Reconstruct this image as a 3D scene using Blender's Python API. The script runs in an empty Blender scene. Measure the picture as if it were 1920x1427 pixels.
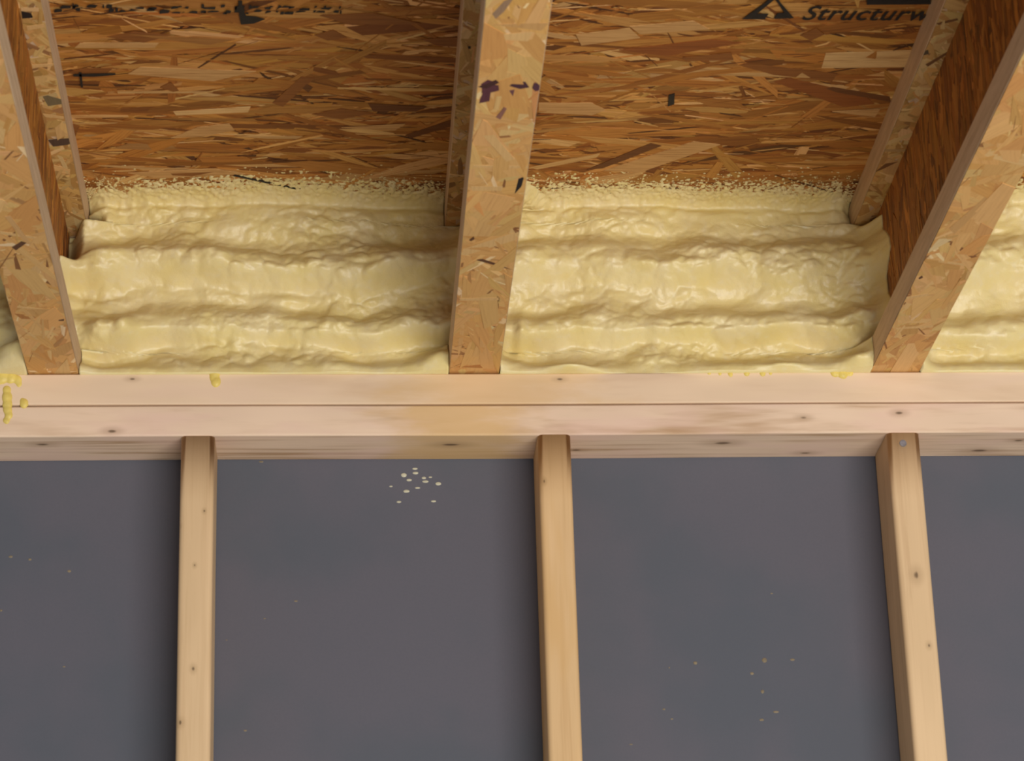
import bpy, math, random
from mathutils import Vector, Matrix, noise

# ---------------------------------------------------------------- camera, world, light, exposure
S = 0.0254                      # everything below is laid out in inches; the scene is in metres
C = bpy.context.scene.collection
scene = bpy.context.scene
F_PX, PITCH, YAW, ROLL = 5144.7, 0.37806, -0.06802, -0.0282
CAM = Vector((-6.212, -116.418, -46.716))
fwd = Vector((-math.sin(YAW)*math.cos(PITCH), math.cos(YAW)*math.cos(PITCH), math.sin(PITCH)))
r0 = Vector((math.cos(YAW), math.sin(YAW), 0))
u0 = r0.cross(fwd)
right = math.cos(ROLL)*r0 + math.sin(ROLL)*u0
up = -math.sin(ROLL)*r0 + math.cos(ROLL)*u0
cam_data = bpy.data.cameras.new('camera')
cam = bpy.data.objects.new('camera', cam_data)
C.objects.link(cam)
m = Matrix((right, up, -fwd)).transposed().to_4x4()
m.translation = CAM*S
cam.matrix_world = m
cam_data.sensor_fit = 'HORIZONTAL'
cam_data.sensor_width = 36.0
cam_data.lens = F_PX/1920*36.0
cam_data.clip_start = 0.05
cam_data.dof.use_dof = True     # the photograph is a little soft all over
cam_data.dof.focus_distance = 4.4
cam_data.dof.aperture_fstop = 22
scene.camera = cam

world = bpy.data.worlds.new('world')
scene.world = world
world.use_nodes = True
bg = world.node_tree.nodes['Background']
bg.inputs[0].default_value = (0.97, 0.98, 1.0, 1)
bg.inputs[1].default_value = 0.32

def area_light(name, loc, target, sx, sy, power, col):
    d = bpy.data.lights.new(name, 'AREA')
    d.shape = 'RECTANGLE'; d.size = sx; d.size_y = sy; d.energy = power; d.color = col
    o = bpy.data.objects.new(name, d); C.objects.link(o)
    o.location = loc
    o.rotation_euler = (Vector(target)-Vector(loc)).to_track_quat('-Z', 'Y').to_euler()
    return o
# daylight from a wide doorway near the camera, low and a little to the right
area_light('doorway_light', (1.15, -3.6, -1.72), (0.1, 0.0, -0.45), 2.4, 1.4, 128, (1.0, 0.985, 0.96))

scene.view_settings.view_transform = 'Standard'
scene.view_settings.look = 'None'
scene.view_settings.gamma = 1.0
scene.view_settings.use_curve_mapping = False
scene.view_settings.exposure = -0.12

# ---- marks read off the boards: inches on the face they lie on
CEILING_STRANDS = [((214, 172, 112), [(14.71, -12.03), (14.68, -13.33), (18.93, -13.7), (18.66, -12.12)]), ((136, 82, 34), [(11.07, -12.24), (11.39, -12.44), (15.5, -11.5), (15.39, -10.77), (12.71, -11.38)]), ((140, 78, 30), [(12.8, -10.74), (13.45, -11.09), (17.02, -9.53), (17.65, -8.67), (16.26, -8.4)]), ((106, 62, 28), [(15.04, -10.02), (15.47, -10.27), (18.19, -9.39), (18.33, -8.88)]), ((196, 150, 92), [(2.66, -8.66), (5.02, -8.68), (5.67, -8.02), (5.12, -7.5), (2.72, -7.74)]), ((196, 150, 92), [(-17.24, -13.54), (-16.98, -13.96), (-13.69, -13.99), (-13.89, -13.57)]), ((214, 172, 112), [(-13.44, -7.74), (-10.03, -8.22), (-10.16, -7.71), (-13.34, -7.38)]), ((136, 82, 34), [(-9.08, -8.58), (-7.76, -11.06), (-7.19, -10.92), (-8.62, -8.23)]), ((106, 62, 28), [(-7.73, -9.99), (-7.54, -10.38), (-7.27, -10.09), (-7.48, -9.59)]), ((136, 82, 34), [(-7.34, -7.52), (-6.04, -8.09), (-4.63, -7.64), (-6.04, -7.07)]), ((106, 62, 28), [(-3.16, -5.51), (-1.06, -7.1), (-1.03, -6.47), (-2.91, -5.19)]), ((136, 82, 34), [(-2.68, -14.43), (-1.07, -14.63), (-1.04, -13.75), (-1.99, -13.88)]), ((196, 150, 92), [(6.1, -1.9), (9.98, -4.95), (11.24, -4.63), (7.86, -1.74)]), ((106, 62, 28), [(5.34, -2.01), (8.04, -4.77), (8.56, -4.51), (6.07, -2.18)]), ((34, 28, 26), [(8.42, -8.4), (8.35, -9.46), (8.59, -9.62), (8.68, -8.6)]), ((34, 28, 26), [(-11.02, -1.44), (-10.98, -1.27), (-7.92, 0.26), (-7.89, 0.08)]), ((196, 150, 92), [(-15.18, -11.24), (-14.63, -11.87), (-9.7, -11.53), (-11.56, -10.64)]), ((136, 82, 34), [(-15.82, -14.52), (-14.69, -14.95), (-13.16, -14.69), (-14.31, -14.03)]), ((136, 82, 34), [(-17.9, -11.27), (-17.18, -11.66), (-15.77, -11.77), (-16.08, -11.28)]), ((136, 82, 34), [(-7.16, -14.75), (-6.38, -15.21), (-5.82, -14.58), (-6.6, -14.3)]), ((196, 150, 92), [(-13.7, -5.19), (-12.46, -6.25), (-11.02, -6.62), (-10.81, -5.99), (-12.26, -5.35)]), ((136, 82, 34), [(-13.88, -10.04), (-13.4, -10.53), (-13.1, -9.75), (-13.33, -9.65)]), ((160, 108, 52), [(-14.92, -14.76), (-10.51, -14.35), (-11.64, -13.88)]), ((196, 150, 92), [(6.0, -15.66), (8.64, -16.14), (9.39, -15.47), (6.52, -14.98)]), ((140, 78, 30), [(5.75, -13.58), (9.51, -14.55), (10.91, -14.28), (7.85, -13.12)]), ((136, 82, 34), [(8.56, -12.94), (10.57, -13.39), (10.77, -12.77), (8.71, -12.65)]), ((136, 82, 34), [(13.32, -14.96), (13.9, -15.61), (14.33, -15.06), (13.85, -14.5)]), ((136, 82, 34), [(-6.92, -16.43), (-4.72, -16.67), (-2.72, -15.8), (-5.6, -15.68)]), ((136, 82, 34), [(-18.97, -4.79), (-17.99, -5.16), (-17.65, -6.37), (-17.98, -6.57)]), ((196, 150, 92), [(-15.86, -1.64), (-11.93, -2.1), (-10.48, -1.55), (-14.43, -1.09)]), ((136, 82, 34), [(-14.89, -1.53), (-11.94, -1.77), (-12.94, -1.32)]), ((196, 150, 92), [(15.85, -7.99), (17.97, -8.26), (17.87, -7.48)]), ((106, 62, 28), [(-4.87, -8.61), (-2.28, -8.32), (-2.74, -7.91), (-4.63, -7.9)]), ((196, 150, 92), [(-6.04, -6.29), (-3.19, -6.67), (-3.65, -6.04)]), ((196, 150, 92), [(3.81, -14.95), (6.01, -15.53), (6.54, -14.7), (4.11, -14.03)])]
BOTTOM_STRANDS = {'mid': [((150, 120, 92), [(-1.1, -32.56), (-0.51, -34.06), (-0.16, -34.35), (-0.47, -33.32), (-1.02, -32.22)]), ((214, 172, 112), [(-1.01, -19.49), (0.25, -19.5), (0.21, -19.06), (-0.95, -19.11)]), ((214, 172, 112), [(-1.08, -13.54), (0.96, -15.21), (1.07, -14.49), (-1.05, -12.84)]), ((34, 28, 26), [(0.75, -18.82), (0.82, -20.17), (1.03, -20.36), (0.98, -19.5)]), ((96, 62, 38), [(-0.48, -12.47), (-0.22, -12.57), (0.25, -12.2), (1.11, -11.43), (0.26, -11.98)]), ((214, 172, 112), [(-0.99, -21.38), (1.16, -21.3), (1.17, -21.11), (-0.98, -21.19)]), ((214, 172, 112), [(-1.01, -8.45), (0.66, -8.56), (0.68, -8.27), (-1.0, -8.22)]), ((214, 172, 112), [(-1.12, -31.61), (0.64, -31.93), (0.49, -31.24), (-1.02, -31.42)]), ((214, 172, 112), [(-1.09, -24.63), (-0.92, -25.28), (0.57, -21.94), (0.27, -21.71)]), ((196, 150, 92), [(-0.89, -32.45), (1.15, -32.58), (0.91, -32.01)]), ((178, 120, 62), [(-0.86, -0.63), (0.22, -0.88), (0.36, -0.49)]), ((90, 50, 56), [(-1.02, -26.52), (-0.92, -27.28), (-1.01, -28.03), (-0.78, -28.36), (-0.38, -28.11), (-0.33, -27.54), (-0.63, -27.37), (-0.64, -26.7)]), ((74, 44, 52), [(0.02, -27.91), (0.2, -28.24), (0.59, -28.2), (0.75, -27.79), (0.43, -27.67)]), ((84, 50, 60), [(0.87, -27.75), (0.92, -28.12), (1.14, -28.08), (1.19, -27.59), (1.0, -27.5)]), ((110, 70, 70), [(0.04, -27.54), (0.23, -27.62), (0.2, -27.12)]), ((140, 95, 80), [(-0.33, -25.42), (-0.08, -26.23), (0.03, -26.11), (-0.16, -25.24)]), ((96, 62, 38), [(-0.85, -14.48), (-0.69, -14.8), (-0.64, -14.59), (-0.78, -14.38)]), ((70, 40, 36), [(-1.1, -27.82), (-0.49, -28.36), (-0.36, -28.16), (-0.8, -27.7)])], 'left': [((214, 172, 112), [(-19.75, -15.3), (-18.02, -14.58), (-18.04, -14.37), (-19.78, -15.04)]), ((178, 120, 62), [(-20.14, -6.9), (-18.67, -6.42), (-18.69, -6.18), (-19.86, -6.31)]), ((196, 150, 92), [(-20.22, -0.77), (-18.73, -1.4), (-18.18, -0.89), (-19.78, -0.38)]), ((96, 62, 38), [(-19.45, -13.75), (-19.01, -14.32), (-18.81, -14.17), (-19.32, -13.44)]), ((214, 172, 112), [(-20.16, -7.77), (-18.62, -7.36), (-18.64, -7.18), (-20.18, -7.59)]), ((96, 62, 38), [(-18.28, -6.18), (-18.04, -6.3), (-18.06, -6.06), (-18.29, -6.06)])], 'right': [((214, 172, 112), [(18.36, -7.34), (18.48, -7.93), (20.21, -6.92), (20.24, -6.68)]), ((214, 172, 112), [(18.54, -5.11), (20.16, -5.41), (20.21, -5.16), (18.58, -4.93)]), ((214, 172, 112), [(18.97, -12.45), (20.67, -11.9), (20.72, -11.68), (19.01, -12.23)]), ((214, 172, 112), [(18.63, -4.0), (18.85, -5.42), (18.94, -5.29), (18.77, -3.94)]), ((96, 62, 38), [(18.48, -10.57), (18.58, -10.85), (18.67, -10.62), (18.54, -10.46)]), ((214, 172, 112), [(18.25, -8.51), (19.21, -8.97), (19.3, -8.74), (18.3, -8.28)]), ((196, 150, 92), [(18.76, -15.64), (19.63, -18.68), (19.9, -18.43), (19.09, -15.12)])]}
TOP_STRANDS = {'left': [((34, 28, 26), [(-18.83, -18.97), (-18.46, -18.8), (-18.41, -18.45), (-18.85, -18.36)]), ((120, 105, 75), [(-18.71, -11.64), (-18.48, -11.74), (-17.93, -11.36), (-17.92, -10.97), (-18.57, -10.76)]), ((84, 64, 52), [(-18.89, -7.53), (-17.95, -7.74), (-17.96, -7.12), (-18.72, -6.9)]), ((214, 172, 112), [(-18.87, -10.07), (-17.99, -9.77), (-18.01, -9.57), (-18.79, -9.77)]), ((214, 172, 112), [(-18.74, -17.75), (-18.04, -17.93), (-18.02, -17.67), (-18.74, -17.4)]), ((214, 172, 112), [(-18.87, -14.49), (-17.98, -14.59), (-18.0, -14.41), (-18.85, -14.21)])], 'right': [((120, 80, 46), [(18.33, -18.36), (19.12, -18.81), (19.2, -18.64), (18.47, -18.23)]), ((120, 80, 46), [(18.59, -14.83), (19.33, -16.0), (19.4, -15.86), (18.74, -14.64)]), ((120, 80, 46), [(18.31, -4.49), (18.64, -5.37), (19.21, -5.59), (18.62, -4.82)]), ((196, 150, 92), [(18.56, -16.69), (19.44, -17.83), (19.49, -17.61), (18.66, -16.41)]), ((95, 80, 60), [(18.05, -15.85), (18.45, -16.13), (18.56, -15.76), (18.19, -15.57)])], 'mid': [((34, 28, 26), [(-0.94, -16.13), (-0.72, -16.27), (-0.69, -16.04), (-0.88, -15.95)])]}
LOGO = [[(10.65, -16.39), (11.59, -16.4), (11.7, -16.85), (11.21, -16.85), (11.69, -17.88), (11.76, -18.1), (11.7, -18.53), (11.4, -17.74)], [(11.96, -16.45), (12.81, -16.51), (12.08, -17.75), (11.7, -18.53), (11.76, -18.1), (11.89, -17.88), (12.34, -16.95), (12.07, -16.9)]]
TEXT_AT = [(13.16, -16.37), (18.61, -16.43), (12.98, -17.54)]
INK_BAR = [(15.68, -17.66), (18.35, -17.73), (18.26, -18.17), (15.6, -18.1)]
INK_ROW = [(-17.84, -16.53), (-6.04, -16.75), (-6.04, -17.32), (-17.78, -17.19)], [(-10.19, -15.72), (-9.68, -15.81), (-9.19, -16.18), (-9.56, -16.4), (-9.95, -16.44), (-10.09, -16.97), (-10.08, -17.71), (-10.24, -17.71), (-10.24, -16.43)], [(-17.27, -10.11), (-17.18, -10.11), (-17.13, -11.47), (-17.24, -11.47)]
KNOTS_FRONT = [(-15.54, -0.25, 0.07), (3.92, -0.31, 0.07), (15.06, -2.24, 0.085), (19.5, -2.03, 0.09), (-16.39, -2.76, 0.1)]
KNOTS_UNDER = [(-19.58, 1.02, 0.16), (-1.09, 1.26, 0.2), (4.73, 2.04, 0.12), (11.45, 1.28, 0.2), (15.51, 2.69, 0.14), (23.67, 2.44, 0.2), (25.23, 1.11, 0.12)]
KNOTS_STUD = [[(-12.57, -13.86, 0.08), (-13.3, -7.26, 0.06), (-13.08, -16.26, 0.09), (-12.58, -9.13, 0.05), (-12.2, -6.59, 0.05)], [(3.04, -5.26, 0.07)], [(19.66, -9.83, 0.15), (19.97, -13.11, 0.07)]]
NAIL_AT = (19.56, -3.52)
PALE_SPECKS = [(-3.2, -3.78, 0.134, 0.1), (-2.68, -3.47, 0.122, 0.05), (-2.66, -3.68, 0.134, 0.062), (-2.27, -3.92, 0.098, 0.062), (-2.2, -4.1, 0.146, 0.062), (-2.96, -4.02, 0.122, 0.062), (-1.61, -4.21, 0.134, 0.087), (-3.09, -4.57, 0.146, 0.075), (-3.44, -5.09, 0.11, 0.05), (-1.84, -5.07, 0.122, 0.05), (-3.8, -4.33, 0.085, 0.037), (-2.57, -4.41, 0.122, 0.037), (-1.97, -3.89, 0.085, 0.037)]
YELLOW_SPECKS = [(-21.07, -7.61, 0.171, 0.1), (-20.2, -7.75, 0.122, 0.1), (-18.41, -8.32, 0.146, 0.113), (-8.16, -9.82, 0.146, 0.075), (12.47, -13.42, 0.146, 0.125), (13.07, -12.8, 0.195, 0.225), (14.36, -12.79, 0.171, 0.113), (9.91, -12.9, 0.146, 0.15), (12.9, -14.27, 0.122, 0.175), (12.78, -15.58, 0.171, 0.113), (13.45, -15.22, 0.22, 0.1), (8.38, -15.04, 0.122, 0.075), (8.72, -15.49, 0.11, 0.062), (6.82, -16.64, 0.134, 0.05), (13.6, -9.64, 0.098, 0.05), (-9.78, -3.09, 0.171, 0.087), (-21.39, -10.15, 0.098, 0.1), (-11.27, -11.62, 0.073, 0.05), (-10.39, -15.81, 0.122, 0.075), (-9.57, -10.63, 0.098, 0.05), (8.71, -13.11, 0.061, 0.062), (-18.49, -12.79, 0.098, 0.062)]
DRIPS = [[(-11.84, 0.02, 0.244), (-11.88, -0.16, 0.195), (-11.76, -0.39, 0.22)], [(-20.37, -1.4, 0.195), (-20.44, -1.3, 0.146)], [(-21.16, -0.78, 0.195), (-21.14, -1.11, 0.244), (-21.1, -1.42, 0.22), (-21.09, -1.71, 0.195), (-21.03, -1.96, 0.171), (-21.12, -2.22, 0.146)], [(-21.4, -0.1, 0.293), (-21.01, -0.15, 0.244), (-20.7, -0.26, 0.195), (-20.62, -0.47, 0.146), (-21.73, -0.26, 0.293)], [(16.65, -0.01, 0.195), (17.02, -0.06, 0.22), (17.39, -0.04, 0.146)], [(10.83, -0.02, 0.098), (11.32, -0.05, 0.098), (11.81, -0.08, 0.122), (12.56, -0.02, 0.146), (13.3, -0.03, 0.146), (13.67, -0.05, 0.098)]]
STAIN_AT = [(-5.11, -1.51), (2.91, -1.54), (-21.39, -2.53), (-19.75, -2.02)]

# ---------------------------------------------------------------- helpers
def lin(c):
    return tuple(((x/255)/12.92 if x/255 <= 0.04045 else ((x/255+0.055)/1.055)**2.4) for x in c)

def tag(o, label=None, cat=None, kind=None, group=None):
    if label: o['label'] = label
    if cat: o['category'] = cat
    if kind: o['kind'] = kind
    if group: o['group'] = group
    return o

def link(name, verts, faces, mat, parent=None, smooth=False, origin=(0, 0, 0)):
    """verts in inches, world frame; the object sits at ORIGIN (inches)."""
    me = bpy.data.meshes.new(name)
    ox, oy, oz = origin
    me.from_pydata([((x-ox)*S, (y-oy)*S, (z-oz)*S) for x, y, z in verts], [], faces)
    me.materials.append(mat)
    if smooth:
        me.polygons.foreach_set('use_smooth', [True]*len(me.polygons))
    me.update()
    o = bpy.data.objects.new(name, me)
    C.objects.link(o)
    if parent:
        o.parent = parent
        po = parent.get('o', (0, 0, 0))
        o.location = ((ox-po[0])*S, (oy-po[1])*S, (oz-po[2])*S)
    else:
        o.location = (ox*S, oy*S, oz*S)
        o['o'] = origin
    return o

def empty(name, origin):
    o = bpy.data.objects.new(name, None)
    o.empty_display_size = 0.05
    o.location = tuple(v*S for v in origin)
    o['o'] = origin
    C.objects.link(o)
    return o

def bar_profile(half_a, half_b, r, seg=3):
    """rounded rectangle outline, eased edges of radius r"""
    pts = []
    for cx, cy, a0 in ((half_a-r, half_b-r, 0), (-half_a+r, half_b-r, 90), (-half_a+r, -half_b+r, 180), (half_a-r, -half_b+r, 270)):
        for k in range(seg+1):
            a = math.radians(a0+90*k/seg)
            pts.append((cx+r*math.cos(a), cy+r*math.sin(a)))
    return pts

def bar(name, mat, lo, hi, axis, r, parent=None, seg=3, origin=None, wob=0.0, n=1):
    """an eased-edge board from corner lo to corner hi, running along AXIS; wob bows it a little"""
    ax = axis
    others = [i for i in range(3) if i != ax]
    ca = [(lo[i]+hi[i])/2 for i in range(3)]
    prof = bar_profile((hi[others[0]]-lo[others[0]])/2, (hi[others[1]]-lo[others[1]])/2, r, seg)
    V, Fc = [], []
    k = len(prof)
    for s in range(n+1):
        t = lo[ax]+(hi[ax]-lo[ax])*s/n
        w = (wob*noise.noise((t*0.06, ca[0], ca[2])), wob*noise.noise((t*0.06, ca[0]+9, ca[2])))
        for a, b in prof:
            p = [0, 0, 0]
            p[ax] = t; p[others[0]] = ca[others[0]]+a+w[0]; p[others[1]] = ca[others[1]]+b+w[1]
            V.append(tuple(p))
    for s in range(n):
        for i in range(k):
            j = (i+1) % k
            f = (s*k+i, s*k+j, (s+1)*k+j, (s+1)*k+i)
            Fc.append(f if ax != 1 else f[::-1])
    e0, e1 = tuple(range(k)), tuple(range(n*k, n*k+k))
    if ax == 1:
        Fc += [e0, e1[::-1]]
    else:
        Fc += [e0[::-1], e1]
    o = link(name, V, Fc, mat, parent, True, origin or tuple(ca))
    me = o.data
    me.update()
    ca_mod = o.modifiers.new('weighted', 'WEIGHTED_NORMAL')
    ca_mod.keep_sharp = False
    return o

# ---------------------------------------------------------------- materials
def new_mat(name):
    mt = bpy.data.materials.new(name); mt.use_nodes = True
    nt = mt.node_tree
    return mt, nt, nt.nodes['Principled BSDF'], nt.nodes.new, nt.links.new

def mth(nt, op, a, b=None, c=None, clamp=False):
    nd = nt.nodes.new('ShaderNodeMath'); nd.operation = op; nd.use_clamp = clamp
    for i, v in enumerate((a, b, c)):
        if v is None: continue
        if isinstance(v, (int, float)): nd.inputs[i].default_value = v
        else: nt.links.new(v, nd.inputs[i])
    return nd.outputs[0]

def mixc(nt, fac, a, b, mode='MIX'):
    nd = nt.nodes.new('ShaderNodeMix'); nd.data_type = 'RGBA'; nd.blend_type = mode
    for sock, v in ((nd.inputs[0], fac), (nd.inputs[6], a), (nd.inputs[7], b)):
        if isinstance(v, (int, float)): sock.default_value = v
        elif isinstance(v, tuple): sock.default_value = (*v, 1) if len(v) == 3 else v
        else: nt.links.new(v, sock)
    return nd.outputs[2]

def ramp(nt, fac, lo, hi):
    nd = nt.nodes.new('ShaderNodeMapRange'); nd.interpolation_type = 'SMOOTHSTEP'
    nd.inputs[1].default_value = lo; nd.inputs[2].default_value = hi
    nt.links.new(fac, nd.inputs[0])
    return nd.outputs[0]

def inch_coords(nt):
    """world position in inches (board-fixed: nothing here moves)"""
    g = nt.nodes.new('ShaderNodeNewGeometry')
    v = nt.nodes.new('ShaderNodeVectorMath'); v.operation = 'SCALE'; v.inputs[3].default_value = 1/S
    nt.links.new(g.outputs['Position'], v.inputs[0])
    return v.outputs[0]

def scaled(nt, vec, sc, off=(0, 0, 0)):
    mp = nt.nodes.new('ShaderNodeMapping')
    mp.inputs['Scale'].default_value = sc; mp.inputs['Location'].default_value = off
    nt.links.new(vec, mp.inputs[0])
    return mp.outputs[0]

def noi(nt, vec, scale, detail=3, rough=0.55, dist=0.0):
    nd = nt.nodes.new('ShaderNodeTexNoise')
    nd.inputs['Scale'].default_value = scale; nd.inputs['Detail'].default_value = detail
    nd.inputs['Roughness'].default_value = rough; nd.inputs['Distortion'].default_value = dist
    nt.links.new(vec, nd.inputs['Vector'])
    return nd.outputs['Fac']

def bump(nt, bsdf, h, strength, dist):
    nd = nt.nodes.new('ShaderNodeBump'); nd.inputs['Strength'].default_value = strength
    nd.inputs['Distance'].default_value = dist
    nt.links.new(h, nd.inputs['Height']); nt.links.new(nd.outputs[0], bsdf.inputs['Normal'])

def lumber(name, base, dark, axis, seed, knots=(), stain=None, streak=0.5, warm=None):
    """planed softwood: streaky grain along AXIS, knots at given points (inches), optional yellow resin stain"""
    mt, nt, b, N, L = new_mat(name)
    P = inch_coords(nt)
    sc = [5.0, 9.0, 1.6]; 
    if axis == 0: sc = [0.08, 2.6, 0.7]
    if axis == 2: sc = [4.0, 4.0, 0.10]
    warp = noi(nt, scaled(nt, P, (0.25, 0.8, 0.8) if axis == 0 else (0.8, 0.8, 0.25), (seed, seed, 0)), 1.0, 2)
    g1 = noi(nt, scaled(nt, P, sc, (seed*3.1, seed*1.7, seed)), 1.0, 4, 0.6, 0.4)
    g2 = noi(nt, scaled(nt, P, [v*3 for v in sc], (seed, 2, seed*5)), 1.0, 3, 0.6)
    broad = noi(nt, scaled(nt, P, (0.12, 0.5, 0.5) if axis == 0 else (0.5, 0.5, 0.10), (seed, 0, 4)), 1.0, 2)
    fac = mth(nt, 'MULTIPLY', ramp(nt, g1, 0.46, 0.66), streak)
    col = mixc(nt, fac, base, dark)
    col = mixc(nt, mth(nt, 'MULTIPLY', ramp(nt, g2, 0.5, 0.8), streak*0.5), col, dark)
    pale = tuple(min(1, v*1.12+0.02) for v in base)
    col = mixc(nt, mth(nt, 'MULTIPLY', ramp(nt, broad, 0.4, 0.7), 0.55), col, pale)
    if warm:
        w2 = noi(nt, scaled(nt, P, (0.2, 0.5, 0.9) if axis == 0 else (0.9, 0.5, 0.14), (seed*2, 1, seed)), 1.0, 2)
        col = mixc(nt, mth(nt, 'MULTIPLY', ramp(nt, w2, 0.45, 0.68), 0.6), col, warm)
    sep = nt.nodes.new('ShaderNodeSeparateXYZ'); L(P, sep.inputs[0])
    if stain:
        (x0, x1, z0, z1, scol, amt) = stain
        sn = noi(nt, scaled(nt, P, (0.35, 1, 1.1), (3, 0, seed)), 1.0, 4, 0.6)
        mid, half = (x0+x1)/2, (x1-x0)/2
        dx = mth(nt, 'DIVIDE', mth(nt, 'ABSOLUTE', mth(nt, 'SUBTRACT', sep.outputs[0], mid)), half)
        mask = mth(nt, 'SUBTRACT', mth(nt, 'ADD', mth(nt, 'MULTIPLY', sn, 1.5), 0.05), dx)
        col = mixc(nt, mth(nt, 'MULTIPLY', ramp(nt, mask, -0.25, 0.6), amt), col, scol)
    for (kx, ky, kz, r) in knots:
        v = nt.nodes.new('ShaderNodeVectorMath'); v.operation = 'SUBTRACT'
        L(P, v.inputs[0]); v.inputs[1].default_value = (kx, ky, kz)
        st = (0.42, 1, 1) if axis == 0 else (1, 1, 0.7)
        d = nt.nodes.new('ShaderNodeVectorMath'); d.operation = 'LENGTH'
        L(scaled(nt, v.outputs[0], tuple(s/r for s in st)), d.inputs[0])
        dd = mth(nt, 'ADD', d.outputs['Value'], mth(nt, 'MULTIPLY', mth(nt, 'SUBTRACT', g2, 0.5), 1.2))
        col = mixc(nt, mth(nt, 'MULTIPLY', mth(nt, 'SUBTRACT', 1.0, ramp(nt, dd, 0.4, 3.4)), 0.4), col, tuple(v*0.72 for v in dark))
        col = mixc(nt, mth(nt, 'MULTIPLY', mth(nt, 'SUBTRACT', 1.0, ramp(nt, dd, 0.25, 1.0)), 0.85), col, tuple(v*0.28 for v in dark))
    L(col, b.inputs['Base Color'])
    b.inputs['Roughness'].default_value = 0.62
    b.inputs['Specular IOR Level'].default_value = 0.3
    bump(nt, b, g2, 0.12, 0.0006)
    return mt

def strand_mat(name, gloss=0.55, grain=0.4):
    """pressed wood strand: its own tone from the mesh, fine grain along the strand"""
    mt, nt, b, N, L = new_mat(name)
    at = N('ShaderNodeVertexColor'); at.layer_name = 'tone'
    uv = N('ShaderNodeUVMap'); uv.uv_map = 'grain'
    g = noi(nt, scaled(nt, uv.outputs[0], (0.35, 9.0, 1)), 1.0, 4, 0.62, 0.3)
    f = noi(nt, scaled(nt, uv.outputs[0], (1.6, 22.0, 1)), 1.0, 2, 0.6)
    col = mixc(nt, mth(nt, 'MULTIPLY', ramp(nt, g, 0.42, 0.75), grain), at.outputs[0], (0.48, 0.33, 0.19), 'MULTIPLY')
    col = mixc(nt, mth(nt, 'MULTIPLY', ramp(nt, f, 0.5, 0.8), grain*0.6), col, (0.55, 0.42, 0.28), 'MULTIPLY')
    L(col, b.inputs['Base Color'])
    b.inputs['Roughness'].default_value = gloss
    b.inputs['Specular IOR Level'].default_value = 0.35
    bump(nt, b, g, 0.25, 0.0008)
    return mt

def board_mat(name, base, dark, sc):
    """resin-dark core of a strand board, seen in the joints and on cut edges"""
    mt, nt, b, N, L = new_mat(name)
    P = inch_coords(nt)
    g = noi(nt, scaled(nt, P, sc), 1.0, 4, 0.6, 0.3)
    f = noi(nt, scaled(nt, P, tuple(s*3 for s in sc), (5, 2, 1)), 1.0, 3, 0.6)
    col = mixc(nt, ramp(nt, g, 0.35, 0.7), base, dark)
    col = mixc(nt, mth(nt, 'MULTIPLY', ramp(nt, f, 0.5, 0.8), 0.5), col, tuple(v*0.6 for v in dark))
    L(col, b.inputs['Base Color'])
    b.inputs['Roughness'].default_value = 0.7
    bump(nt, b, f, 0.2, 0.0006)
    return mt

def foam_mat():
    mt, nt, b, N, L = new_mat('spray_foam')
    P = inch_coords(nt)
    g = noi(nt, P, 0.55, 3, 0.5)
    f = noi(nt, P, 5.0, 3, 0.6)
    k = noi(nt, P, 2.2, 4, 0.6)
    col = mixc(nt, ramp(nt, g, 0.3, 0.7), FOAM_A, FOAM_B)
    col = mixc(nt, mth(nt, 'MULTIPLY', ramp(nt, k, 0.52, 0.72), 0.35), col, FOAM_C)
    L(col, b.inputs['Base Color'])
    b.inputs['Roughness'].default_value = 0.4
    b.inputs['Subsurface Weight'].default_value = 0.2
    b.inputs['Subsurface Radius'].default_value = (1.0, 0.75, 0.4)
    b.inputs['Subsurface Scale'].default_value = 0.006
    b.inputs['Specular IOR Level'].default_value = 0.5
    bump(nt, b, f, 0.3, 0.002)
    return mt

def plain(name, col, rough=0.6, var=0.0, scale=8.0):
    mt, nt, b, N, L = new_mat(name)
    if var:
        P = inch_coords(nt)
        g = noi(nt, P, scale, 4, 0.65)
        L(mixc(nt, ramp(nt, g, 0.3, 0.7), tuple(v*(1-var) for v in col), tuple(v*(1+var) for v in col)), b.inputs['Base Color'])
    else:
        b.inputs['Base Color'].default_value = (*col, 1)
    b.inputs['Roughness'].default_value = rough
    b.inputs['Specular IOR Level'].default_value = 0.3
    return mt

FOAM_A = lin((226, 205, 138)); FOAM_B = lin((228, 209, 155)); FOAM_C = lin((226, 210, 170))
M_STRAND = strand_mat('osb_strand', 0.62, 0.75)
M_STRAND_PALE = strand_mat('flange_strand', 0.6, 0.25)
M_CORE = board_mat('osb_core', lin((104, 58, 24)), lin((62, 32, 14)), (0.5, 2.5, 2.5))
M_FLANGE = board_mat('flange_core', lin((212, 182, 146)), lin((196, 164, 128)), (2.0, 0.25, 4.0))
M_WEB = board_mat('web_core', lin((104, 56, 22)), lin((66, 33, 14)), (2, 1.6, 0.35))
M_FOAM = foam_mat()
M_DRIP = plain('foam_drip', lin((222, 196, 104)), 0.4, 0.06, 3)
M_SPRAY = plain('foam_overspray', lin((202, 178, 122)), 0.5, 0.1, 5)
M_INK = plain('black_ink', lin((30, 27, 26)), 0.6, 0.3, 6)
M_WALL = None

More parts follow.
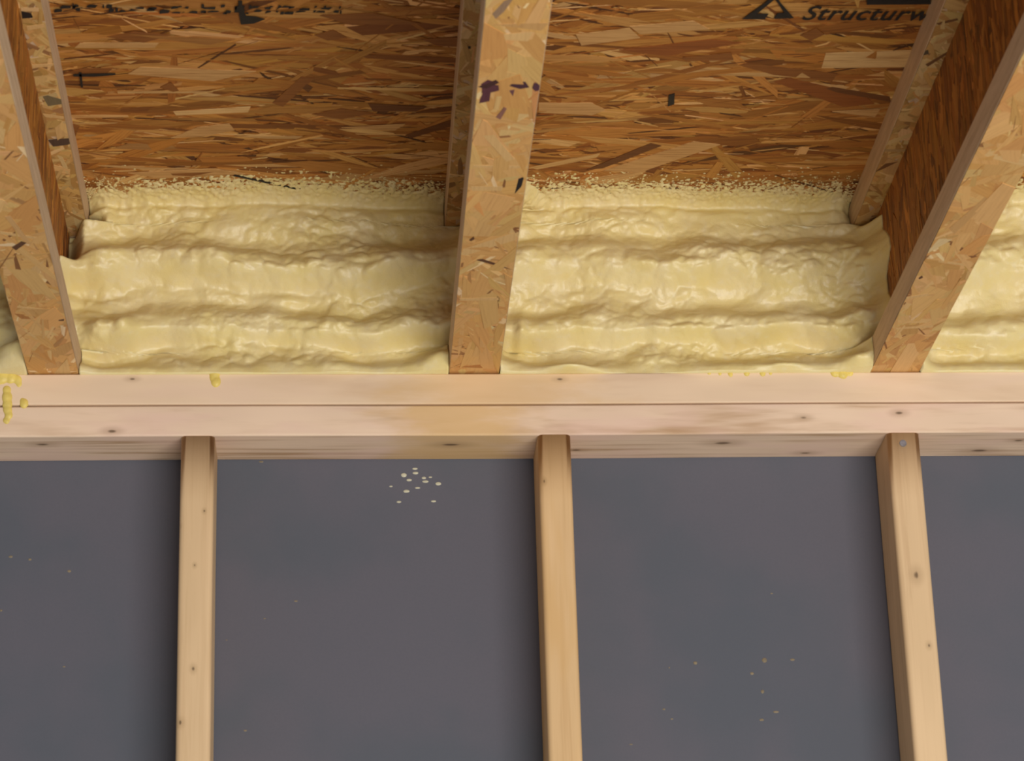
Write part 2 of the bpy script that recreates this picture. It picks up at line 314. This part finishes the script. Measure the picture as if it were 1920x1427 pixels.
# ---------------------------------------------------------------- strands: real flakes pressed on a board face
def clip_poly(poly, box):
    u0, u1, v0, v1 = box
    for ax, lim, keep_gt in ((0, u0, True), (0, u1, False), (1, v0, True), (1, v1, False)):
        out = []
        for i in range(len(poly)):
            a, b = poly[i-1], poly[i]
            ia = a[ax] >= lim if keep_gt else a[ax] <= lim
            ib = b[ax] >= lim if keep_gt else b[ax] <= lim
            if ia != ib:
                t = (lim-a[ax])/(b[ax]-a[ax])
                out.append(tuple(a[k]+(b[k]-a[k])*t for k in range(4)))
            if ib: out.append(b)
        poly = out
        if not poly: return []
    return poly

def strands(name, parent, mat, frame, box, count, length, width, base_ang, sigma, tones, depth, seed, custom=(), lum=0.16, thick=0.03, slivers=()):
    """frame maps (u, v, h) in inches to world; h is height above the board face"""
    rnd = random.Random(seed)
    V, Fc, cols, uvs = [], [], [], []
    todo = []
    for i in range(count):
        cu, cv = rnd.uniform(box[0]-1, box[1]+1), rnd.uniform(box[2]-1, box[3]+1)
        ln, wd = rnd.uniform(*length)*rnd.choice((0.5, 0.8, 1, 1)), rnd.uniform(*width)*rnd.choice((0.35, 0.6, 1, 1))
        a = base_ang+rnd.gauss(0, sigma*(2.6 if i % 5 < 2 else 1.0))
        ca, sa = math.cos(a), math.sin(a)
        if slivers and i % 3 == 0:
            wd *= 0.22; ln *= 0.6
        e0, e1 = rnd.uniform(-0.5, 0.5)*min(ln*0.3, wd*2.6), rnd.uniform(-0.5, 0.5)*min(ln*0.3, wd*2.6)
        t0, t1 = rnd.uniform(0.1, 1), rnd.uniform(0.1, 1)
        h = ln/2; w = wd/2
        loc = [(-h+e0, -w*t0), (-h*0.4, -w*rnd.uniform(.8, 1.1)), (h*0.4, -w*rnd.uniform(.8, 1.1)), (h+e1, -w*t1),
               (h-e1, w*t1), (h*0.45, w*rnd.uniform(.8, 1.1)), (-h*0.45, w*rnd.uniform(.8, 1.1)), (-h-e0, w*t0)]
        tone = rnd.choices([t for t, _ in tones], [q for _, q in tones])[0]
        if slivers and i % 3 == 0:
            tone = rnd.choice(slivers)
        k = 1+rnd.gauss(0, lum)
        c = tuple(max(0.0, v*k*(1+rnd.gauss(0, 0.03))) for v in lin(tone))
        ou, ov = rnd.uniform(0, 90), rnd.uniform(0, 90)
        poly = [(cu+x*ca-y*sa, cv+x*sa+y*ca, x+ou, y+ov) for x, y in loc]
        todo.append((poly, c, depth*i/count))
    for j, (c, pts) in enumerate(custom):
        a = base_ang; ou, ov = rnd.uniform(0, 90), rnd.uniform(0, 90)
        # give the hand-placed strand a winding like the others
        ar = sum(pts[i-1][0]*pts[i][1]-pts[i][0]*pts[i-1][1] for i in range(len(pts)))
        if ar < 0: pts = pts[::-1]
        todo.append(([(x, y, x*math.cos(a)+y*math.sin(a)+ou, -x*math.sin(a)+y*math.cos(a)+ov) for x, y in pts], lin(c), depth+0.002+0.0015*j))
    for poly, c, h in todo:
        poly = clip_poly(poly, box)
        if len(poly) < 3: continue
        n = len(poly); b0 = len(V)
        tl = (rnd.uniform(-1, 1)*0.004, rnd.uniform(-1, 1)*0.012)
        mu = sum(p[0] for p in poly)/n; mv = sum(p[1] for p in poly)/n
        for p in poly:
            V.append(frame(p[0], p[1], h+0.006+tl[0]*(p[0]-mu)+tl[1]*(p[1]-mv)))
        for p in poly:
            V.append(frame(p[0], p[1], h-thick))
        Fc.append(tuple(b0+i for i in range(n)))
        cols += [c]*n; uvs += [(p[2], p[3]) for p in poly]
        dk = c
        for i in range(n):
            k2 = (i+1) % n
            Fc.append((b0+i, b0+n+i, b0+n+k2, b0+k2))
            cols += [dk]*4
            uvs += [(poly[i][2], poly[i][3])]*2+[(poly[k2][2], poly[k2][3])]*2
    # frames may mirror: check the first face against the outward direction
    o = link(name, V, Fc, mat, parent, False, parent.get('w', parent.get('o', (0, 0, 0))))
    me = o.data
    out = Vector(frame(0, 0, 1))-Vector(frame(0, 0, 0))
    if me.polygons[0].normal.dot(out) < 0:
        me.flip_normals()      # loops are reversed per face below, so reorder the data too
        i0 = 0; nc, nu = [], []
        for f in Fc:
            n = len(f)
            cc, uu = cols[i0:i0+n], uvs[i0:i0+n]
            nc += [cc[0]]+cc[:0:-1]; nu += [uu[0]]+uu[:0:-1]
            i0 += n
        cols, uvs = nc, nu
    ca = me.color_attributes.new('tone', 'FLOAT_COLOR', 'CORNER')
    ca.data.foreach_set('color', [v for c in cols for v in (*c, 1.0)])
    ul = me.uv_layers.new(name='grain')
    ul.data.foreach_set('uv', [v for u in uvs for v in u])
    o['kind'] = 'stuff'
    return o

# ---------------------------------------------------------------- the setting
H = 9.45                        # joist depth: underside of the subfloor
DP = 3.24                       # stud depth: face of the dark sheathing
XL, XR, YF = -34.0, 37.0, -62.0
FLOOR = -97.0

def box_mesh(x0, x1, y0, y1, z0, z1):
    V = [(x, y, z) for z in (z0, z1) for y in (y0, y1) for x in (x0, x1)]
    return V, [(0, 2, 3, 1), (4, 5, 7, 6), (0, 1, 5, 4), (2, 6, 7, 3), (0, 4, 6, 2), (1, 3, 7, 5)]

V, Fc = box_mesh(XL, XR, YF, DP+1.0, H, H+0.72)
ceiling = link('ceiling', V, Fc, M_CORE, None, False, (0, -20, H))
tag(ceiling, 'brown strand board subfloor seen from below between the joists', kind='structure')
OSB_TONES = [((190, 138, 72), 16), ((177, 121, 53), 30), ((165, 106, 42), 30), ((148, 90, 33), 18), ((122, 70, 25), 7), ((204, 158, 98), 5), ((96, 54, 20), 2)]
strands('strands', ceiling, M_STRAND, lambda u, v, h: (u, v, H-h), (-30.0, 33.0, -32.0, DP), 15000,
        (1.8, 7.5), (0.12, 0.85), 0.0, 0.19, OSB_TONES, 0.075, 11, CEILING_STRANDS, 0.11, 0.03, [(96, 54, 20), (112, 64, 24), (84, 46, 18), (216, 170, 108), (206, 156, 88), (150, 90, 34)])
ink_z = H-0.155

def ink(name, polys, parent, z, t=0.01):
    V, Fc = [], []
    for p in polys:
        ar = sum(p[i-1][0]*p[i][1]-p[i][0]*p[i-1][1] for i in range(len(p)))
        if ar > 0: p = p[::-1]
        b0 = len(V); n = len(p)
        V += [(x, y, z) for x, y in p]+[(x, y, z+t) for x, y in p]
        Fc.append(tuple(range(b0, b0+n)))
        Fc += [(b0+i, b0+n+i, b0+n+(i+1) % n, b0+(i+1) % n) for i in range(n)]
    return link(name, V, Fc, M_INK, parent, False, parent.get('o', (0, 0, 0)))

logo = ink('printed_logo', LOGO, ceiling, ink_z)
logo['label'] = 'black triangular stamp with a notch in its base'
ink('printed_bar', [INK_BAR], ceiling, ink_z)
# the stamped word under the bar
fc = bpy.data.curves.new('printed_word', 'FONT')
fc.body = 'Structurw'
fc.shear = 0.3; fc.offset = 0.012; fc.space_character = 1.06
tmp = bpy.data.objects.new('printed_word', fc); C.objects.link(tmp)
dg = bpy.context.evaluated_depsgraph_get()
me = bpy.data.meshes.new_from_object(tmp.evaluated_get(dg))
C.objects.unlink(tmp); bpy.data.objects.remove(tmp)
xs = [v.co.x for v in me.vertices]; ys = [v.co.y for v in me.vertices]
wid = max(xs)-min(xs); cap = max(ys)
tx0, ty0 = TEXT_AT[0]; tw = TEXT_AT[1][0]-tx0; th = abs(TEXT_AT[2][1]-ty0)
word_v = [(tx0+(v.co.x-min(xs))/wid*tw, ty0-v.co.y/cap*th, ink_z) for v in me.vertices]
word_f = [tuple(p.vertices) for p in me.polygons]
bpy.data.meshes.remove(me)
word = link('printed_word', word_v, word_f, M_INK, ceiling, False, (0, -20, H))
word['label'] = 'black stamped lettering Structurw'
# broken line of stamp ink along the sheet, with an arrow-like blot
rnd = random.Random(5)
polys = []
x = INK_ROW[0][0][0]
while x < -6.0:
    w = rnd.uniform(0.08, 0.5)
    for lane in (-16.7, -17.05):
        if rnd.random() < 0.75:
            y0 = lane+rnd.uniform(-.1, .12); y1 = y0-rnd.uniform(0.05, 0.3); xx = x+rnd.uniform(-.1, .1)
            polys.append([(xx, y0), (xx+w*rnd.uniform(.7, 1), y0+rnd.uniform(-.1, .08)), (xx+w, y1), (xx+w*0.4, y1-rnd.uniform(-.05, .1)), (xx+0.03, y1+0.05)])
    x += w*rnd.uniform(0.7, 1.4)
ink('stamp_line', polys, ceiling, ink_z)['kind'] = 'stuff'
ink('stamp_arrow', [INK_ROW[1]], ceiling, ink_z-0.004)
ink('pencil_cross', [INK_ROW[2], [(-17.5, -11.1), (-16.6, -11.08), (-15.7, -11.26), (-15.7, -11.4), (-16.7, -11.36), (-17.5, -11.3)]], ceiling, ink_z)

# dark sheathing behind the studs
mt, nt, b, N, L = new_mat('dark_sheathing')
P = inch_coords(nt)
g = noi(nt, P, 0.16, 3, 0.5); f = noi(nt, P, 9.0, 3, 0.7)
WALL_A, WALL_B = lin((90, 93, 101)), lin((98, 96, 104))
col = mixc(nt, ramp(nt, g, 0.35, 0.65), WALL_A, WALL_B)
col = mixc(nt, mth(nt, 'MULTIPLY', ramp(nt, f, 0.35, 0.7), 0.25), col, lin((88, 88, 95)))
L(col, b.inputs['Base Color']); b.inputs['Roughness'].default_value = 0.75
b.inputs['Specular IOR Level'].default_value = 0.2
M_WALL = mt
V, Fc = box_mesh(XL, XR, DP, DP+0.6, FLOOR, -0.02)
wall = link('wall_back', V, Fc, M_WALL, None, False, (0, DP, FLOOR))
tag(wall, 'dark grey sheathing board behind the studs', kind='structure')
V, Fc = box_mesh(-90, 90, -190, DP+0.6, FLOOR-2, FLOOR)
M_FLOOR = plain('concrete', (0.72, 0.67, 0.60), 0.8, 0.1, 0.3)
floor = link('floor', V, Fc, M_FLOOR, None, False, (0, -60, FLOOR))
tag(floor, 'bare concrete slab below the framed wall', kind='structure')

# ---------------------------------------------------------------- framing lumber
PLATE = lin((228, 200, 168)); PLATE_D = lin((180, 142, 104))
STAIN = lin((216, 178, 122))
M_PLATE_UP = lumber('plate_upper', PLATE, lin((196, 158, 122)), 0, 1.3, [(x, 0, z, r) for x, z, r in KNOTS_FRONT[:2]],
                    (-5.5, 7.0, 0, 0, STAIN, 0.6), 0.35, lin((230, 200, 172)))
M_PLATE_LOW = lumber('plate_lower', lin((228, 200, 172)), PLATE_D, 0, 4.7,
                     [(x, 0, z, r) for x, z, r in KNOTS_FRONT[2:]]+[(x, y, -3, r) for x, y, r in KNOTS_UNDER],
                     (-5.1, 3.2, 0, 0, STAIN, 0.8), 0.85, lin((230, 196, 176)))
p1 = bar('top_plate', M_PLATE_UP, (XL, 0.0, -1.48), (XR, DP, 0.0), 0, 0.07, None, 3, wob=0.05, n=24)
tag(p1, 'upper of the two pale pine plates, directly under the joists', 'beam', group='double top plate')
p2 = bar('top_plate', M_PLATE_LOW, (XL, 0.015, -3.0), (XR, DP, -1.525), 0, 0.10, None, 3, wob=0.05, n=24)
tag(p2, 'lower of the two pale pine plates, resting on the studs', 'beam', group='double top plate')

STUDS = [(-12.52, 'left stud, below the first spray foam bay', 0.0), (3.60, '', 0.0), (19.62, '', 0.0)]
stud_cols = [(lin((214, 182, 140)), lin((188, 150, 106)), None), (lin((214, 178, 130)), lin((188, 146, 96)), lin((210, 168, 110))), (lin((216, 184, 142)), lin((186, 148, 108)), None)]
stud_labels = ['pale pine stud with small faint knots, leftmost of the three studs',
               'warm yellow pine stud with a pale front face, middle of the three studs',
               'pine stud with a large dark knot and a nail near its top']
for i, (sx, _, lean) in enumerate(STUDS):
    a, d, w = stud_cols[i]
    mt = lumber('stud_wood', a, d, 2, 2.3+i*3.7, [(x, 0, z, r) for x, z, r in KNOTS_STUD[i]], None, 0.35, w)
    st = bar('stud', mt, (sx-0.75, 0.02, FLOOR), (sx+0.75, DP-0.01, -3.01), 2, 0.24, None, 4, (sx, DP/2, FLOOR), wob=0.06, n=30)
    tag(st, stud_labels[i], 'stud', group='wall studs')
    if i == 2:
        V, Fc = [], []
        nx, nz = NAIL_AT
        for k in range(12):
            t = 2*math.pi*k/12
            V.append((nx+0.16*math.cos(t), -0.03, nz+0.16*math.sin(t)))
        for k in range(12):
            t = 2*math.pi*k/12
            V.append((nx+0.17*math.cos(t), 0.04, nz+0.17*math.sin(t)))
        Fc = [tuple(range(12))]+[(k, k+12, (k+1) % 12+12, (k+1) % 12) for k in range(12)]
        nl = link('nail_head', V, Fc, plain('nail_steel', lin((128, 122, 124)), 0.45, 0.2, 6), st, False, (nx, 0, nz))
        nl['label'] = 'grey steel nail head'

# ---------------------------------------------------------------- I-joists
JOISTS = [(-19.10, 'left', 0.0), (0.0, 'mid', 0.0), (19.49, 'right', 0.0)]
joist_labels = {'left': 'left wooden I-joist with dark ink stains on its upper flange',
                'mid': 'middle wooden I-joist with purple-black stamp blotches on its bottom flange',
                'right': 'right wooden I-joist showing its dark brown web'}
FL_TONES = [((214, 168, 104), 34), ((210, 160, 94), 34), ((204, 151, 86), 22), ((218, 176, 114), 8), ((196, 141, 78), 3), ((228, 194, 140), 2)]
TF_TONES = [((206, 168, 106), 30), ((196, 152, 88), 30), ((182, 136, 74), 18), ((216, 182, 124), 12), ((150, 110, 66), 3)]
WEB_TONES = [((168, 108, 38), 26), ((156, 96, 32), 28), ((140, 82, 27), 22), ((180, 120, 48), 14), ((118, 68, 24), 8)]
JY0, JY1, W2, TH = YF, DP-0.2, 1.16, 1.375
for jx, key, dz in JOISTS:
    j = empty('i_joist', (jx, -30, 0.04))
    tag(j, joist_labels[key], 'joist', group='floor joists')
    z0 = 0.085
    bf = bar('bottom_flange', M_FLANGE, (jx-W2, JY0, z0), (jx+W2, JY1, TH), 1, 0.05, j, 2)
    bf['w'] = (jx, (JY0+JY1)/2, (z0+TH)/2); bf['o'] = bf['w']
    strands('strands', bf, M_STRAND_PALE, lambda u, v, h: (u, v, z0-h), (jx-W2+0.03, jx+W2-0.03, -50, DP-0.4), 1100,
            (2.5, 8.0), (0.2, 1.7), math.pi/2, 0.45, FL_TONES, 0.016, 31+int(jx), BOTTOM_STRANDS[key], 0.045, 0.015, [(232, 200, 150), (150, 102, 58), (184, 134, 80), (222, 180, 116), (140, 92, 50)])
    tf = bar('top_flange', M_FLANGE, (jx-W2, JY0, H-TH), (jx+W2, JY1, H-0.005), 1, 0.05, j, 2)
    tf['w'] = (jx, (JY0+JY1)/2, (2*H-TH)/2); tf['o'] = tf['w']
    for sgn in (-1, 1):
        lo, hi = (jx-W2+0.03, jx-0.19) if sgn < 0 else (jx+0.19, jx+W2-0.03)
        cu = [(c, p) for c, p in TOP_STRANDS[key]]
        strands('strands', tf, M_STRAND_PALE, lambda u, v, h: (u, v, H-TH-h), (lo, hi, -40, DP-0.4), 800,
                (1.0, 3.5), (0.2, 0.8), math.pi/2, 0.5, TF_TONES, 0.02, 61+int(jx)+sgn, cu, 0.10, 0.015)
    wb = bar('web', M_WEB, (jx-0.17, JY0, TH-0.1), (jx+0.17, JY1, H-TH+0.1), 1, 0.02, j, 1)
    wb['w'] = (jx, (JY0+JY1)/2, H/2); wb['o'] = wb['w']
    for sgn in (-1, 1):
        strands('strands', wb, M_STRAND, lambda u, v, h, s=sgn: (jx+s*(0.17+h), u, v), (-40, DP-0.4, TH, H-TH), 2200,
                (1.5, 5.0), (0.2, 0.9), math.pi/2, 0.13, WEB_TONES, 0.03, 91+int(jx)+sgn, (), 0.16, 0.015)

# ---------------------------------------------------------------- spray foam in the rim bays
PROFILE = [(0.0, -0.1), (0.1, -0.08), (1.25, 0.78), (1.5, 0.8), (2.3, 0.02), (2.6, 0.0), (3.8, 0.75), (4.15, 0.7), (4.45, 0.72), (5.6, -0.06),
           (5.9, -0.02), (7.45, 0.98), (7.8, 0.95), (8.6, 0.98), (9.2, 1.3), (9.6, 1.4)]
def prof(z):
    z = min(max(z, 0), 9.59)
    for (a, ya), (b_, yb) in zip(PROFILE, PROFILE[1:]):
        if a <= z <= b_:
            t = (z-a)/(b_-a); t = t*t*(3-2*t)
            return ya+(yb-ya)*t
    return PROFILE[-1][1]
def sm(t):
    t = min(max(t, 0.0), 1.0)
    return t*t*(3-2*t)

def foam_bay(x0, x1, seed, bumps=(), step=0.075, creep=(1.0, 1.0, 0.5, 0.5), gap=None, lift=0.0, hi0=7.6):
    nx = int((x1-x0)/step)
    zs = [-0.02+k*step*0.9 for k in range(int((H-0.45)/(step*0.9))+1)]
    film = [k*step*0.8 for k in range(1, int(3.3/(step*0.8)))]
    V, Fc = [], []
    NV = noise.noise
    rows = len(zs)+len(film)
    def billow(x, z, s, f):
        return abs(NV((x*f+s, z*f*1.25, s*0.7)))
    def lump(x, z, s, fx, fz):
        # rounded cells: a swollen bead of foam in each
        wx = 0.35*NV((x*fx*1.3, z*fz*1.3, s+20)); wz_ = 0.35*NV((x*fx*1.3, z*fz*1.3, s+30))
        d = noise.voronoi((x*fx+wx+s, z*fz+wz_, s*0.37))[0]
        e = max(d[0], 0.0)
        g = min(1.0, (d[1]-d[0])*2.2)
        return (1-min(e, 1.0)**2)*(0.55+0.45*g)
    tops = []
    for ri in range(rows):
        zr = zs[ri] if ri < len(zs) else H
        inset = 0.99 if (zr < TH+0.02 or zr > H-TH-0.02) else 0.0    # the flanges reach further into the bay than the web
        xa, xb = x0+inset, x1-inset
        for ci in range(nx+1):
            x = xa+(xb-xa)*ci/nx
            dl, dr = max(x-xa, 0.0), max(xb-x, 0.0)
            if ri < len(zs):
                z = zs[ri]
                wz = 0.8*NV((x*0.15+seed, z*0.12, seed))+0.3*NV((x*0.5, z*0.4, seed+3))
                amp = 1.0+0.8*NV((x*0.2, z*0.3, seed+8))
                base = prof(z+wz*sm(z/1.2)*sm((H-z)/2.0))
                y = 0.35+(base-0.35)*amp*1.15+lift+0.05
                y += 0.38*NV((x*0.30+seed, z*0.42, 1.0))*sm(z/1.0)
                k = sm(z/0.8)*0.8+0.2
                y += k*(-0.40*NV((x*0.40+seed, z*0.55, seed))-0.26*lump(x, z, seed, 0.55, 0.8)-0.16*lump(x, z, seed+5, 1.25, 1.6)*(0.3+1.3*sm(0.5+NV((x*0.25, z*0.4, seed+6))))-0.045*lump(x, z, seed+9, 3.2, 4.2)*(0.2+1.6*sm(NV((x*0.3, z*0.5, seed+16))+0.4))-0.014*NV((x*6, z*7, seed))+0.16)
                for bx, bz, rx, rz, a in bumps:
                    q = ((x-bx)/rx)**2+((z-bz)/rz)**2
                    if q < 4: y -= a*math.exp(-q*1.6)
                n1 = 0.75+0.6*NV((z*0.6, seed, 2)); n2 = 0.75+0.6*NV((z*0.6, seed, 7))
                hi = sm((z-hi0)/0.5)
                cl = creep[0]*(1-hi)+creep[2]*hi; cr = creep[1]*(1-hi)+creep[3]*hi
                y -= cl*n1*math.exp(-(dl/0.45)**1.3)*sm(0.35+z/2)+cr*n2*math.exp(-(dr/0.45)**1.3)*sm(0.35+z/2)
                if gap:
                    gz0, gz1, gd = gap
                    if gz0-0.4 < z < gz1+0.4:
                        y += gd*sm((z-gz0+0.3)/0.5)*sm((gz1+0.3-z)/0.5)*(1-sm(dl/0.95))
                y = min(y, 2.7)
                V.append((x, y, z))
                if ri == len(zs)-1: tops.append(y)
            else:
                s = film[ri-len(zs)]
                yt = tops[ci]
                y = yt-s+0.06*NV((x*5, s*5, seed))
                edge = s-0.55+0.35*NV((x*0.35, seed, 4))-0.5*math.exp(-(dl/0.7)**2)*creep[2]-0.5*math.exp(-(dr/0.7)**2)*creep[3]
                hf = 0.055*NV((x*2.6+seed, s*2.2, 3))+0.12*NV((x*6.5, s*4.5, seed+4))
                fl = 0.125+hf-0.055*max(edge, -1.0)
                if creep[2] > 1.1: fl += 0.5*(1-sm((dl-1.5+0.5*s-0.5)/0.8))*(1-sm((s-1.6)/1.5))
                t = max(fl, 0.0) if fl > 0.03 else fl
                z = H-0.45*math.exp(-s/0.28)-t*(1-math.exp(-s/0.3))
                if s > 2.9: z = H+0.05
                V.append((x, y, z))
    n = nx+1
    for ri in range(rows-1):
        for ci in range(nx):
            a = ri*n+ci
            Fc.append((a, a+1, a+n+1, a+n))
    # closed behind, out to the rim
    loop = list(range(n))+[r*n+nx for r in range(1, rows)]+[(rows-1)*n+c for c in range(nx-1, -1, -1)]+[r*n for r in range(rows-2, 0, -1)]
    b0 = len(V)
    for i in loop:
        V.append((V[i][0], DP-0.05, min(V[i][2], H-0.01)))
    k = len(loop)
    for i in range(k):
        jn = (i+1) % k
        Fc.append((loop[jn], loop[i], b0+i, b0+jn))
    return V, Fc

def blob_mesh(spots, up_axis='y', seg=10, rings=4, flat=0.55, closed=False):
    """small domes stuck on a face; spots = (x, y, z, rx, ry)"""
    V, Fc = [], []
    rnd = random.Random(len(spots))
    for (x, y, z, ra, rb) in spots:
        b0 = len(V)
        for r in range(rings):
            t = (r/rings)*math.pi/2
            for k in range(seg):
                p = 2*math.pi*k/seg
                wob = 1+0.16*noise.noise((x*3+math.cos(p), z*3+math.sin(p), y))
                a, b_ = ra*math.cos(t)*math.cos(p)*wob, rb*math.cos(t)*math.sin(p)*wob
                hgt = math.sin(t)*min(ra, rb)*flat
                V.append((x+a, y-hgt, z+b_) if up_axis == 'y' else (x+a, y+b_, z-hgt))
        V.append((x, y-min(ra, rb)*flat, z) if up_axis == 'y' else (x, y, z-min(ra, rb)*flat))
        top = len(V)-1
        for r in range(rings-1):
            for k in range(seg):
                k2 = (k+1) % seg
                f = (b0+r*seg+k, b0+r*seg+k2, b0+(r+1)*seg+k2, b0+(r+1)*seg+k)
                Fc.append(f if up_axis == 'y' else f[::-1])
        if closed: Fc.append(tuple(range(b0+seg-1, b0-1, -1)))
        for k in range(seg):
            f = (b0+(rings-1)*seg+k, b0+(rings-1)*seg+(k+1) % seg, top)
            Fc.append(f if up_axis == 'y' else f[::-1])
    return V, Fc

BAYS = [
    ('yellow spray foam in the bay at the far left, dripping onto the plates', -33.5, -19.3, 21.0,
     [(-20.6, 0.85, 1.4, 0.95, 1.9), (-21.5, 3.2, 1.0, 0.6, 0.6)], None, (1, 1, .5, .5)),
    ('lumpy yellow spray foam between the left and middle joists', -18.9, -0.2, 3.0,
     [(-1.7, 0.7, 1.1, 0.7, 0.75), (-17.2, 2.2, 0.55, 0.7, 0.5), (-16.0, 2.1, 0.6, 0.7, 0.45), (-16.9, 6.0, 1.3, 0.9, 0.55), (-3.0, 2.6, 1.2, 0.7, 0.35),
      (-8.5, 4.0, 1.2, 0.4, 0.3), (-12.0, 6.0, 1.6, 0.6, 0.3)], (5.7, 8.4, 2.4), (0.9, 1.0, -1.4, -0.2)),
    ('lumpy yellow spray foam between the middle and right joists', 0.2, 19.3, 12.0,
     [(17.6, 0.5, 0.7, 0.55, 0.75), (17.7, 1.7, 0.75, 0.45, 0.6), (17.8, 2.9, 0.7, 0.55, 0.5), (18.0, 4.3, 0.7, 0.7, 0.4), (2.2, 1.9, 0.35, 1.2, 0.4),
      (4.5, 0.15, 1.3, 0.22, 0.55), (14.3, 0.3, 1.3, 0.3, 0.45), (8.6, 5.2, 4.0, 0.7, 0.35), (14.0, 4.9, 2.2, 0.6, 0.25)], None, (1.1, 2.2, 1.2, -1.2)),
    ('paler spray foam in the bay at the far right edge', 19.7, 35.0, 33.0, [(20.6, 0.9, 0.6, 1.1, 0.6), (23, 4.8, 2.0, 1.0, 0.4)], None, (1, 1, .5, .5)),
]
foams = []
for label, x0, x1, seed, bumps, gap, creep in BAYS:
    V, Fc = foam_bay(x0, x1, seed, bumps, gap=gap, creep=creep, step=0.075 if seed in (3.0, 12.0) else 0.1)
    fo = link('spray_foam', V, Fc, M_FOAM, None, True, ((x0+x1)/2, 1.5, 0))
    tag(fo, label, 'insulation', group='spray foam in the joist bays')
    foams.append(fo)
    # fine overspray on the subfloor in front of the foam
    rnd = random.Random(int(seed))
    spots = []
    for i in range(5500):
        x = rnd.uniform(x0+0.9, x1-0.9)
        y = 1.6-abs(rnd.gauss(0, 1.15))+0.35*noise.noise((x*0.35, seed, 4))
        r = rnd.uniform(0.01, 0.05)
        spots.append((x, y, H-0.07, r*rnd.uniform(1, 1.8), r))
    V, Fc = blob_mesh(spots, 'z', 6, 2, 0.9)
    ov = link('overspray', V, Fc, M_SPRAY, fo, True, ((x0+x1)/2, 1.5, 0))
    ov['kind'] = 'stuff'

def drip(spots, owner):
    V, Fc = blob_mesh([(x, 0.06, z, r*1.15, r*1.4) for x, z, r in spots], 'y', 14, 5, 0.7, True)
    d = link('drip', V, Fc, M_DRIP, owner, True, owner['o'])
    rm = d.modifiers.new('melt', 'REMESH'); rm.mode = 'VOXEL'; rm.voxel_size = 0.03*S; rm.use_smooth_shade = True
    sm_ = d.modifiers.new('soft', 'SMOOTH'); sm_.iterations = 14
    return d
for spots, owner in zip(DRIPS, (1, 0, 0, 0, 2, 2)):
    drip(spots, foams[owner])

# ---------------------------------------------------------------- foam specks on the dark board
M_PALE = plain('pale_speck', lin((196, 190, 164)), 0.5, 0.1, 6)
M_OCHRE = plain('ochre_speck', lin((132, 118, 94)), 0.6, 0.15, 6)
for lst, mt in ((PALE_SPECKS, M_PALE), (YELLOW_SPECKS, M_OCHRE)):
    for x, z, rx, rz in lst:
        if mt is M_OCHRE: rx, rz = rx*0.62, rz*0.55
        V, Fc = blob_mesh([(x, DP, z, rx, rz)], 'y', 9, 3, 0.35)
        link('foam_speck', V, Fc, mt, wall, True, (x, DP, z))
for o in bpy.data.objects:
    for k in ('o', 'w'):
        if k in o: del o[k]
